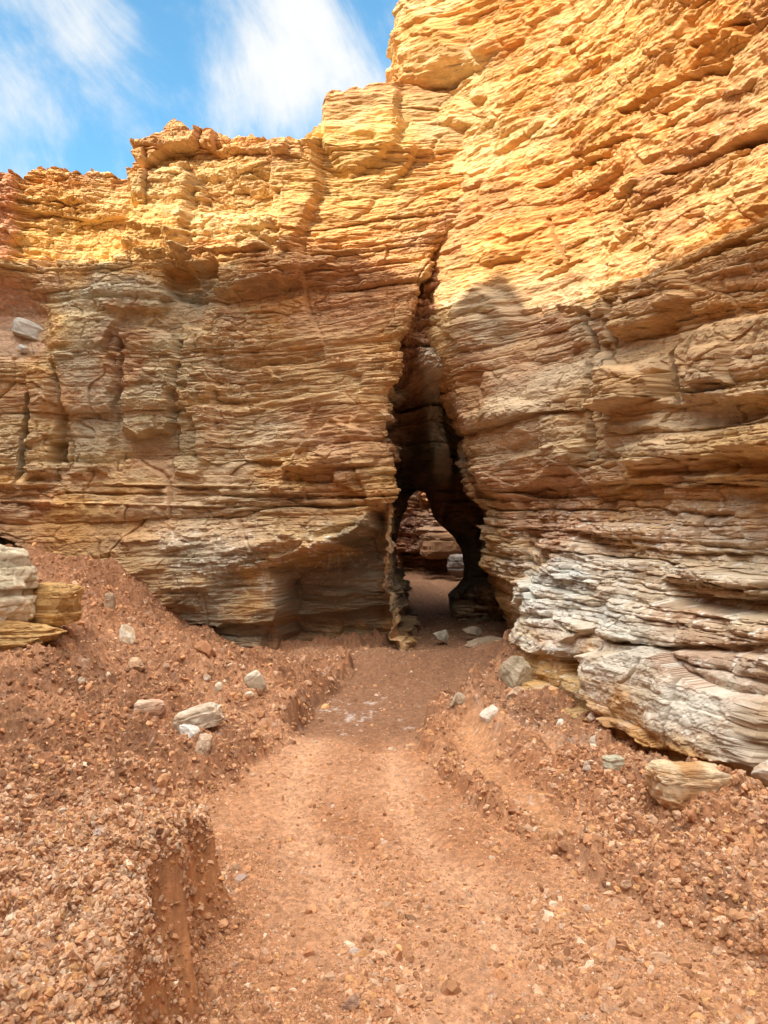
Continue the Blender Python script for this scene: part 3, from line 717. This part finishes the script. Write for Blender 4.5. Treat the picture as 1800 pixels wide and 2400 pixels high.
pw = np.stack([.8 + 2.6 * top + .8 * I['mr'], 1.5 + 0 * top, 2.2 - 1.3 * top, 1.2 + 1.0 * I['mz'] * (1 - top), .22 + .35 * top + 3 * GRY(Xf, Yf), .7 + .3 * top, .6 * big * (1 - top) + .2 + 9 * DK(Xf, Yf), .6 + .9 * top], 1)
gravel = stones('gravel', Xf, Yf, r, pw, .6, .75)
print('gravel', n, time.time() - T0)
# coarser clods, still past counting
NC = 34000
u = rng.uniform(-60, 1730, NC); v = rng.uniform(1390, 2250, NC)
Yf = CAMZ * FP / (v * K - 1200); Xf = (u * K - 900) / FP * Yf
zf, I = G(Xf, Yf, False)
dens = .04 + .8 * I['mz'] * (1 - I['bm']) + .8 * I['mr'] * (1 - I['band']) + .25 * I['bm'] * (1 - I['face']) + .5 * I['face']
dens += .9 * np.exp(-((I['dr'] - .02) / .05) ** 2) + .6 * np.exp(-((I['dl'] - .02) / .06) ** 2)
dens = dens * (1 - .85 * I['band'])
keep = (rng.random(NC) < dens) & (Yf < 9)
Xf, Yf = Xf[keep], Yf[keep]; I = {k: a[keep] for k, a in I.items()}
r = np.exp(rng.normal(0, .4, len(Xf))) * (.0055 + .0012 * Yf)
r = np.clip(r, .005, .034)
pw = np.stack([.8 + 0 * r, 1.3 + 0 * r, 2.4 + 0 * r, 2.2 * I['mz'] + 1, .12 + 0 * r, .6 + 0 * r, 1.2 * I['mz'] + .4 + 8 * DK(Xf, Yf), .5 + 0 * r], 1)
clods = stones('rubble', Xf, Yf, r, pw, .8, .6, True)

# ================================================================ BOULDERS
def ico(sub):
    b = bmesh.new(); bmesh.ops.create_icosphere(b, subdivisions=sub, radius=1); b.verts.ensure_lookup_table()
    V = np.array([v.co[:] for v in b.verts], F); Fc = np.array([[v.index for v in f.verts] for f in b.faces], np.int32); b.free()
    return V, Fc
ICOS = {k: ico(k) for k in (4, 5, 6)}

def boulder(name, label, cat, box, Y, c1, c2, seed, kind='chunk', depth=.8, rot=0., sub=5, group=None, tilt=0., drop=0.):
    """box = where it stands, as wall-chart corners, Y = its distance; built at true size there"""
    x0, y0, x1, y1 = box
    if Y is None:
        vv = y1 - .18 * (y1 - y0); yy_ = np.linspace(1.7, 10.5, 1200)
        xx_ = ((x0 + x1) / 2 * K - 900) / FP * yy_; zz_ = CAMZ + (1200 - vv * K) / FP * yy_
        hit = np.nonzero(G(xx_, yy_)[0] >= zz_)[0]
        Y = float(yy_[hit[0]]) if len(hit) else 9.0
        Y += (x1 - x0) * K / FP * Y * .2
    r_ = np.random.default_rng(seed)
    sc = K / FP * Y
    W = (x1 - x0) * sc; Hh = (y1 - y0) * sc
    if seed in (23, 26, 27, 46): drop = -.45 * Hh
    cx = ((x0 + x1) / 2 * K - 900) / FP * Y; cz = CAMZ + (1200 - (y0 + y1) / 2 * K) / FP * Y
    V, Fc = ICOS[sub]; V = V.copy()
    if kind == 'slab':
        V = np.sign(V) * np.abs(V) ** F(.42); V /= np.maximum(1, np.abs(V).max())
    for _ in range(18 if kind == 'chunk' else 12 if kind != 'slab' else 0 if seed == 14 else 7):       # broken faces
        nrm = r_.normal(size=3); nrm /= np.linalg.norm(nrm)
        dcut = r_.uniform(.46, .80) if kind == 'chunk' else r_.uniform(.78, 1.0) if kind == 'layered' else r_.uniform(1.0, 1.35)
        e = V @ nrm.astype(F) - dcut
        V = V - np.maximum(e, 0)[:, None] * nrm.astype(F) * .93
    a, b_, cc = V[:, 0], V[:, 1], V[:, 2]
    rad = np.linalg.norm(V, axis=1, keepdims=True); nrm = V / rad
    nn = (.05 if kind == 'chunk' else .10) * fbm(a * 1.7 + seed, cc * 1.7 + b_ * 1.3, 4, seed) + .04 * fbm(a * 6 + b_ * 5, cc * 6 - b_ * 3, 3, seed + 1)
    if kind in ('slab', 'layered'):
        u = cc * (5.5 if kind == 'slab' else 7) + .5 * vn(a * 1.2, b_ * 1.2, seed + 3); k = np.floor(u); f = u - k
        h = _h(k.astype(np.int32), k.astype(np.int32) * 0, seed + 4)
        nn = nn + .13 * (h - .5) * (1 - np.abs(nrm[:, 2])) - .05 * (np.abs(2 * f - 1) ** 6) * (1 - np.abs(nrm[:, 2]))
    if seed == 14: nn = nn * .8 + .03 * fbm(a * 9 + b_ * 7, cc * 12, 4, 99)
    V = V + nrm * nn[:, None]
    mn, mx = V.min(0), V.max(0)
    V = (V - (mn + mx) / 2) / (mx - mn)
    cr_, sr = math.cos(tilt), math.sin(tilt)
    if seed == 14: V[:, 0] = V[:, 0] * (.86 + .5 * V[:, 2]) + .06 * V[:, 2]
    V = V * np.array([W, max(W, Hh) * depth, Hh], F)
    V = V @ np.array([[cr_, 0, sr], [0, 1, 0], [-sr, 0, cr_]], F)
    if rot:
        ca, sa = math.cos(rot), math.sin(rot)
        V = V @ np.array([[ca, sa, 0], [-sa, ca, 0], [0, 0, 1]], F)
    t = ss(-.4, .5, fbm(V[:, 0] / W * 3, V[:, 2] / Hh * 3 + V[:, 1] / W * 2, 4, seed + 8))
    c = lerp(np.broadcast_to(np.array(c1, F), V.shape), np.array(c2, F), t)
    if seed == 14: c = lerp(c, C(.50, .25, .10), .85 * ss(.08, -.22, V[:, 2] / Hh + .12 * fbm(V[:, 0] * 9, V[:, 1] * 9, 3, 3)))
    if kind != 'chunk':
        c = c * (1 + .35 * (h - .5))[:, None]
    c = c * (1 + .15 * fbm(V[:, 0] * 40, V[:, 2] * 60 + V[:, 1] * 30, 3, seed + 9))[:, None]
    o = mesh_np(name, V, Fc, np.clip(c, .03, .85), M_BOULDER)
    o.location = (cx, Y, cz - drop - (.12 * Hh if kind == 'chunk' else 0))
    o['label'] = label; o['category'] = cat
    if group: o['group'] = group
    return o

gY = lambda y: CAMZ * FP / (y * K - 1200)
W1 = (.70, .61, .48); W2 = (.60, .45, .31)
boulder('boulder', 'big pale cream layered boulder at the left edge on the rubble slope', 'boulder', (-190, 1166, 72, 1390), 5.5, (.64, .55, .40), (.50, .43, .30), 11, 'layered', .55, .2, 6)
boulder('boulder', 'long orange layered slab poking out right of the big pale boulder', 'boulder', (40, 1258, 176, 1350), 5.75, (.58, .36, .14), (.50, .30, .12), 12, 'slab', .6, -.15, 6)
boulder('boulder', 'orange brown layered block beneath the big pale boulder at the left edge', 'boulder', (-160, 1330, 140, 1412), 5.5, (.56, .36, .15), (.46, .26, .10), 13, 'layered', .45, .1, 6)
boulder('boulder', 'flat-topped cream and orange boulder on the rubble below the right cliff', 'boulder', (1388, 1648, 1572, 1750), None, (.66, .50, .32), (.54, .30, .13), 14, 'slab', .55, .15, 6, tilt=-.08)
boulder('boulder', 'grey green lump of rock at the foot of the right cliff by the passage', 'boulder', (1078, 1404, 1152, 1484), 6.75, (.46, .38, .26), (.54, .44, .31), 15, 'chunk', .8, 0, 5)
boulder('boulder', 'rounded brown boulder half sunk where the left slope meets the cliff', 'boulder', (412, 1376, 468, 1420), None, (.36, .17, .09), (.42, .20, .10), 16, 'chunk', .9, 0, 5)
boulder('rock_slab', 'broad whitish rock lying half buried in the left rubble slope', 'rock', (372, 1526, 482, 1580), None, W1, W2, 17, 'slab', .5, .1, 5, tilt=.28)
boulder('rock', 'small bright white stone just below the broad whitish rock on the left slope', 'rock', (385, 1560, 432, 1600), None, (.76, .74, .68), (.64, .58, .50), 18, 'chunk', .6)
boulder('rock', 'tall tan rock standing right below the broad whitish rock', 'rock', (418, 1578, 458, 1640), None, (.58, .40, .27), (.66, .52, .38), 19, 'chunk', .5)
boulder('rock', 'pinkish flat slab left of the broad whitish rock on the left slope', 'rock', (288, 1512, 358, 1556), None, (.52, .31, .20), (.60, .42, .30), 20, 'slab', .6, .3)
boulder('rock', 'pale elongated rock high on the left slope below the standing stone', 'rock', (256, 1340, 292, 1400), None, W1, (.58, .42, .27), 21, 'chunk', .6, tilt=.2)
boulder('rock', 'tan blocky rock below the pale elongated one on the left slope', 'rock', (272, 1416, 314, 1452), None, (.60, .42, .26), (.52, .30, .18), 22, 'chunk', .7)
boulder('rock', 'tiny white stone alone in the red clods right of the orange slab', 'rock', (166, 1468, 184, 1486), None, W1, W1, 23, 'chunk', .8, sub=4)
boulder('rock', 'pale leaning slab near the right end of the left slope', 'rock', (532, 1450, 572, 1500), None, (.60, .52, .40), (.48, .38, .26), 24, 'slab', .4, .2, tilt=.5)
boulder('rock', 'white chunk in the middle of the left slope, nearest the pale leaning slab', 'rock', (462, 1470, 484, 1496), None, W1, W2, 25, 'chunk', .7, sub=4)
boulder('rock', 'white flat stone upper left of the pair of white chunks on the left slope', 'rock', (436, 1462, 460, 1478), None, W1, W2, 26, 'chunk', .7, sub=4)
boulder('rock', 'small white stone beneath the white chunks on the left slope', 'rock', (528, 1498, 550, 1514), None, W1, W2, 27, 'chunk', .7, sub=4)
boulder('rock_slab', 'grey flat slab lying on the gravel chute high at the far left', 'rock', (28, 694, 94, 732), float(wall_point(cl, 61, 726)[1]) + .04, (.54, .50, .43), (.60, .56, .48), 28, 'slab', .6, .3, tilt=-.35)
boulder('rock', 'small grey stone under the flat slab on the high gravel chute', 'rock', (38, 742, 60, 760), float(wall_point(cl, 49, 758)[1]) - .02, (.46, .46, .43), (.55, .5, .43), 29, 'chunk', .7, sub=4)
boulder('standing_stone', 'small upright grey stone like a marker against the base of the left cliff', 'stone', (226, 1280, 248, 1322), 7.4, (.44, .31, .20), (.50, .36, .24), 30, 'slab', .5)
boulder('rock', 'triangular grey green rock beside the red rubble at the passage approach', 'rock', (972, 1488, 1018, 1532), None, (.46, .38, .27), (.54, .42, .29), 31, 'chunk', .6)
boulder('rock', 'white angular rock on top of the red rubble pile right of the track', 'rock', (1036, 1520, 1078, 1566), None, (.68, .58, .47), (.74, .66, .56), 32, 'chunk', .7)
boulder('rock', 'pinkish angular rock at the foot of the grey green lump', 'rock', (1090, 1478, 1134, 1510), None, (.54, .34, .22), (.60, .44, .30), 33, 'chunk', .7)
boulder('rock', 'small smooth white stone between the rubble pile and the right cliff', 'rock', (1197, 1551, 1220, 1567), None, (.72, .69, .62), W1, 34, 'chunk', .8, sub=4)
boulder('rock', 'pale pink pointed rock below the cut foot of the right cliff', 'rock', (1266, 1535, 1300, 1560), None, (.62, .46, .34), (.68, .56, .45), 35, 'chunk', .7)
boulder('rock', 'grey rounded stone above the smooth wheel rut on the right', 'rock', (1270, 1585, 1295, 1613), None, (.58, .48, .36), (.62, .50, .38), 36, 'chunk', .8)
boulder('rock', 'pinkish white stone at the right rim of the wheel rut', 'rock', (1257, 1640, 1282, 1664), None, (.66, .56, .46), W2, 37, 'chunk', .8)
boulder('rock', 'pale greenish flat rock left of the flat-topped boulder', 'rock', (1302, 1632, 1348, 1664), None, (.54, .50, .36), (.62, .56, .44), 38, 'slab', .7, .3)
boulder('boulder', 'white rounded boulder cut by the right edge of the view', 'boulder', (1630, 1636, 1700, 1694), 3.95, (.74, .68, .58), W2, 39, 'chunk', .8)
boulder('rock', 'brown flat clod at the right edge of the track, largest there', 'clod', (1438, 1868, 1488, 1912), None, (.46, .22, .10), (.38, .17, .08), 40, 'chunk', .8)
boulder('rock', 'round brown clod on the right rim of the track near the wheel rut', 'clod', (1096, 1738, 1128, 1762), None, (.40, .18, .09), (.34, .15, .07), 41, 'chunk', .8)
boulder('rock', 'cream rock stuck in the crumbly bank end on the left', 'rock', (372, 1768, 404, 1794), None, (.66, .48, .28), (.60, .42, .26), 42, 'chunk', .8)
boulder('rock', 'grey purple pebble on the track right of the near bank', 'pebble', (508, 1886, 536, 1906), None, (.42, .30, .26), (.48, .36, .30), 43, 'chunk', .8, sub=4)
boulder('rock', 'dark brown stone at the bottom of the track left of centre', 'stone', (738, 2142, 778, 2184), None, (.34, .20, .14), (.42, .26, .18), 44, 'chunk', .8)
boulder('rock', 'pink and white pebble on the lower track above the dark brown stone', 'pebble', (750, 2046, 776, 2064), None, (.60, .42, .36), (.68, .56, .48), 45, 'chunk', .8, sub=4)
boulder('rock', 'pinkish flat pebble on top of the near left bank', 'pebble', (200, 1796, 228, 1818), None, (.62, .44, .36), (.68, .54, .45), 46, 'chunk', .8, sub=4)
boulder('rock', 'grey green stone alone on the dark floor of the passage entrance', 'rock', (934, 1356, 970, 1382), 9.3, (.36, .34, .27), (.46, .42, .33), 47, 'chunk', .9, sub=4)
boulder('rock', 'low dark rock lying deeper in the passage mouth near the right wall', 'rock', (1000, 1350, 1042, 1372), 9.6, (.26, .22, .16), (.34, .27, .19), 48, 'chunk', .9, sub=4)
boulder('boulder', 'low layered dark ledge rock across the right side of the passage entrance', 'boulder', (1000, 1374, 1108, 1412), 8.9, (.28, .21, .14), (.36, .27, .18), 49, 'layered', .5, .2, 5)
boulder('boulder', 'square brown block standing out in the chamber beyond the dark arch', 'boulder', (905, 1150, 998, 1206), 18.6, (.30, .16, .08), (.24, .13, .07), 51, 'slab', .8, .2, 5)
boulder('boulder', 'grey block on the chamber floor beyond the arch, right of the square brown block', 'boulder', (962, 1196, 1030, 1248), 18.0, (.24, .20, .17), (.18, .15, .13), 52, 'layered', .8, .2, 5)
print('boulders', time.time() - T0)

# ================================================================ SUN and the quarry rim that shades the foot of the walls
SUN_EL = math.radians(33); hsun = np.array([-.74, -.673]); hsun /= np.linalg.norm(hsun)
sund = np.array([hsun[0] * math.cos(SUN_EL), hsun[1] * math.cos(SUN_EL), math.sin(SUN_EL)])
evec = np.array([-hsun[1], hsun[0]])     # lateral axis
RIDGE = 5.0
bp_l = [(-150, 545), (0, 540), (80, 545), (150, 560), (210, 545), (300, 580), (350, 555), (400, 575), (470, 565), (500, 590), (560, 545), (640, 530), (720, 540), (800, 575), (860, 600)]
bp_r = [(960, 672), (990, 650), (1015, 612), (1040, 588), (1062, 592), (1085, 640), (1110, 672), (1180, 668), (1260, 655), (1300, 628), (1340, 600), (1380, 566), (1450, 540), (1520, 500), (1590, 450), (1659, 410), (1760, 380)]
E = []; Zr = []
for cf, lst in ((cl, bp_l), (cr, bp_r)):
    for (px, py) in lst:
        p = wall_point(cf, px, py)
        ph = p[:2] @ hsun
        E.append(p[:2] @ evec); Zr.append(p[2] + (RIDGE - ph) * math.tan(SUN_EL))
o_ = np.argsort(E); E = np.array(E)[o_]; Zr = np.array(Zr)[o_]
print('ridge e', np.round(E, 2), np.round(Zr, 2))
ne = 1100; er = np.linspace(-20, 14, ne)
top = np.interp(er, E, Zr); top += .035 * vn(er * 6, er * 0, 81) + .02 * vn(er * 17, er * 0, 82)
top = np.where(er > E[-1], top + .3 * (er - E[-1]) * 0, top)
nz = 260; v = np.linspace(0, 1, nz)[:, None]
zr = -.4 + v * (top[None] + .4)
s = np.broadcast_to(er[None], zr.shape).astype(F); zr = zr.astype(F)
d, lay = strata(s, zr, 5000)
d = (d * 1.5 + .2 * fbm(s * .5, zr * .5, 3, 6)) * (1 - ss(.9, 1, np.broadcast_to(v, zr.shape)))
# in front of the plane (towards the scene) is -hsun
off = RIDGE - np.maximum(d, -.4) * 1.0 - .4 * (1 - v) 
X = hsun[0] * off + evec[0] * s; Yq = hsun[1] * off + evec[1] * s
c = finish_colour(base_colour(s, zr, lay, 800), s, zr, lay, 810)
back = []
for q, dz in ((.6, -.1), (2, -.6), (5, -2.0), (12, -9), (16, -14)):
    back.append(np.stack([X[-1] + hsun[0] * q, Yq[-1] + hsun[1] * q, np.maximum(zr[-1] + dz, -.5)], -1))
Pq = np.concatenate([np.stack([X, Yq, zr], -1).reshape(-1, 3)] + back)
cq = np.concatenate([c.reshape(-1, 3)] + [c[-1]] * 5)
rim = mesh_np('cliff_shade', Pq, grid_faces(nz + 5, ne), cq, M_ROCK)
rim.name = 'cliff_behind'; rim['kind'] = 'structure'
del c, s, zr, lay, d

# ================================================================ LIGHT, SKY, CAMERA
sun = bpy.data.lights.new('sun', 'SUN'); sun.energy = 3.2; sun.angle = math.radians(.5); sun.color = (1, .89, .72)
so = bpy.data.objects.new('sun', sun); col.objects.link(so)
from mathutils import Vector
so.rotation_euler = Vector(sund).to_track_quat('Z', 'Y').to_euler()

w = bpy.data.worlds.new('World'); scene.world = w; w.use_nodes = True
nt = w.node_tree; N = nt.nodes; L = nt.links; N.clear()
out = N.new('ShaderNodeOutputWorld'); bg = N.new('ShaderNodeBackground'); bg.inputs['Strength'].default_value = .115
sky = N.new('ShaderNodeTexSky'); sky.sky_type = 'NISHITA'; sky.sun_disc = False
sky.sun_elevation = SUN_EL; sky.sun_rotation = math.atan2(sund[0], sund[1])
sky.air_density = 1.0; sky.dust_density = .3; sky.ozone_density = 2.0; sky.altitude = 600
tc = N.new('ShaderNodeTexCoord')
def vdir(px, py):
    d = np.array([(px * K - 900) / FP, 1, (1200 - py * K) / FP]); return d / np.linalg.norm(d)
def math_(op, a, b=None, clamp=False):
    n = N.new('ShaderNodeMath'); n.operation = op; n.use_clamp = clamp
    for i, q in enumerate((a, b)):
        if q is None: continue
        if isinstance(q, (int, float)): n.inputs[i].default_value = q
        else: L.new(q, n.inputs[i])
    return n.outputs[0]
def lobe(px, py, width, amt):
    d = vdir(px, py)
    n = N.new('ShaderNodeVectorMath'); n.operation = 'DOT_PRODUCT'; L.new(tc.outputs['Generated'], n.inputs[0]); n.inputs[1].default_value = tuple(d)
    c0 = math.cos(math.radians(width))
    mr = N.new('ShaderNodeMapRange'); mr.interpolation_type = 'SMOOTHSTEP'
    mr.inputs['From Min'].default_value = c0; mr.inputs['From Max'].default_value = 1.0
    mr.inputs['To Min'].default_value = 0; mr.inputs['To Max'].default_value = amt
    L.new(n.outputs['Value'], mr.inputs['Value'])
    return mr.outputs[0]
cov = None
for px, py, wd, amt in [(560, 20, 7, .55), (580, 110, 6, .5), (640, 210, 7, .5), (540, 240, 5, .35), (720, 120, 7, .35), (760, 240, 6, .25), (150, 40, 8, .32), (30, 20, 9, .35), (300, 60, 6, .15), (620, 60, 5, .2), (440, 250, 3.0, .25), (310, 305, 1.3, .5), (120, 250, 7, -.18), (280, 200, 5, -.12)]:
    l = lobe(px, py, wd, amt * .60); cov = l if cov is None else math_('ADD', cov, l)
mp = N.new('ShaderNodeMapping'); mp.inputs['Scale'].default_value = (1.5, 2, 4.0)
m0 = N.new('ShaderNodeMapping'); m0.inputs['Rotation'].default_value = (0, math.radians(-56), 0); L.new(tc.outputs['Generated'], m0.inputs['Vector']); L.new(m0.outputs[0], mp.inputs['Vector'])
nz_ = N.new('ShaderNodeTexNoise'); nz_.inputs['Scale'].default_value = 2.6; nz_.inputs['Detail'].default_value = 11; nz_.inputs['Roughness'].default_value = .62; nz_.inputs['Distortion'].default_value = .6
L.new(mp.outputs[0], nz_.inputs['Vector'])
n2 = N.new('ShaderNodeTexNoise'); n2.inputs['Scale'].default_value = 9; n2.inputs['Detail'].default_value = 8; n2.inputs['Roughness'].default_value = .6
L.new(tc.outputs['Generated'], n2.inputs['Vector'])
# extra cloud overhead and behind the viewer, unseen, added as fill light
sep = N.new('ShaderNodeSeparateXYZ'); L.new(tc.outputs['Generated'], sep.inputs[0])
oh = math_('MULTIPLY', math_('SUBTRACT', sep.outputs['Z'], .62, True), 2.2)
bh = math_('MULTIPLY', math_('MULTIPLY', sep.outputs['Y'], -1.0, True), .35)
f = math_('ADD', math_('MULTIPLY', math_('SUBTRACT', nz_.outputs['Fac'], .44), 3.3), math_('MULTIPLY', math_('SUBTRACT', n2.outputs['Fac'], .47), 1.7))
f = math_('ADD', f, cov); f = math_('ADD', f, oh); f = math_('ADD', f, bh)
rm = N.new('ShaderNodeMapRange'); rm.interpolation_type = 'SMOOTHSTEP'
rm.inputs['From Min'].default_value = .0; rm.inputs['From Max'].default_value = 1.55; rm.inputs['To Max'].default_value = 1.0
L.new(f, rm.inputs['Value'])
CLOUD = N.new('ShaderNodeRGB'); CLOUD.outputs[0].default_value = (2.9, 2.95, 2.95, 1)
mix = N.new('ShaderNodeMix'); mix.data_type = 'RGBA'; mix.clamp_factor = True
L.new(rm.outputs[0], mix.inputs['Factor']); 
# unseen cloud high overhead given an added glow to fill the shaded walls
d0 = np.array([-.25, -.30, .92]); d0 /= np.linalg.norm(d0)
dt = N.new('ShaderNodeVectorMath'); dt.operation = 'DOT_PRODUCT'; L.new(tc.outputs['Generated'], dt.inputs[0]); dt.inputs[1].default_value = tuple(d0)
gl = N.new('ShaderNodeMapRange'); gl.interpolation_type = 'SMOOTHSTEP'
gl.inputs['From Min'].default_value = .62; gl.inputs['From Max'].default_value = .97; gl.inputs['To Min'].default_value = 0; gl.inputs['To Max'].default_value = 11.0
L.new(dt.outputs['Value'], gl.inputs['Value'])
cw = N.new('ShaderNodeVectorMath'); cw.operation = 'SCALE'; cw.inputs[0].default_value = (2.9, 2.78, 2.55); L.new(gl.outputs[0], cw.inputs['Scale'])
cs = N.new('ShaderNodeVectorMath'); cs.operation = 'ADD'; L.new(CLOUD.outputs[0], cs.inputs[0]); L.new(cw.outputs[0], cs.inputs[1])
tn = N.new('ShaderNodeVectorMath'); tn.operation = 'MULTIPLY'; L.new(sky.outputs[0], tn.inputs[0]); tn.inputs[1].default_value = (.62, .97, .93)
L.new(tn.outputs[0], mix.inputs['A']); L.new(cs.outputs[0], mix.inputs['B'])
L.new(mix.outputs['Result'], bg.inputs['Color']); L.new(bg.outputs[0], out.inputs['Surface'])

cam = bpy.data.cameras.new('camera'); co = bpy.data.objects.new('camera', cam); col.objects.link(co)
co.location = (0, 0, CAMZ); co.rotation_euler = (math.radians(90), 0, 0)
cam.sensor_fit = 'VERTICAL'; cam.sensor_height = 24; cam.lens = 24 * FP / 2400; cam.clip_end = 2000; cam.clip_start = .05
scene.camera = co
scene.view_settings.view_transform = 'Standard'; scene.view_settings.look = 'None'
scene.view_settings.exposure = 1.58; scene.view_settings.gamma = 1
scene.cycles.max_bounces = 6; scene.cycles.diffuse_bounces = 5
scene.cycles.use_denoising = True
print('total', time.time() - T0)
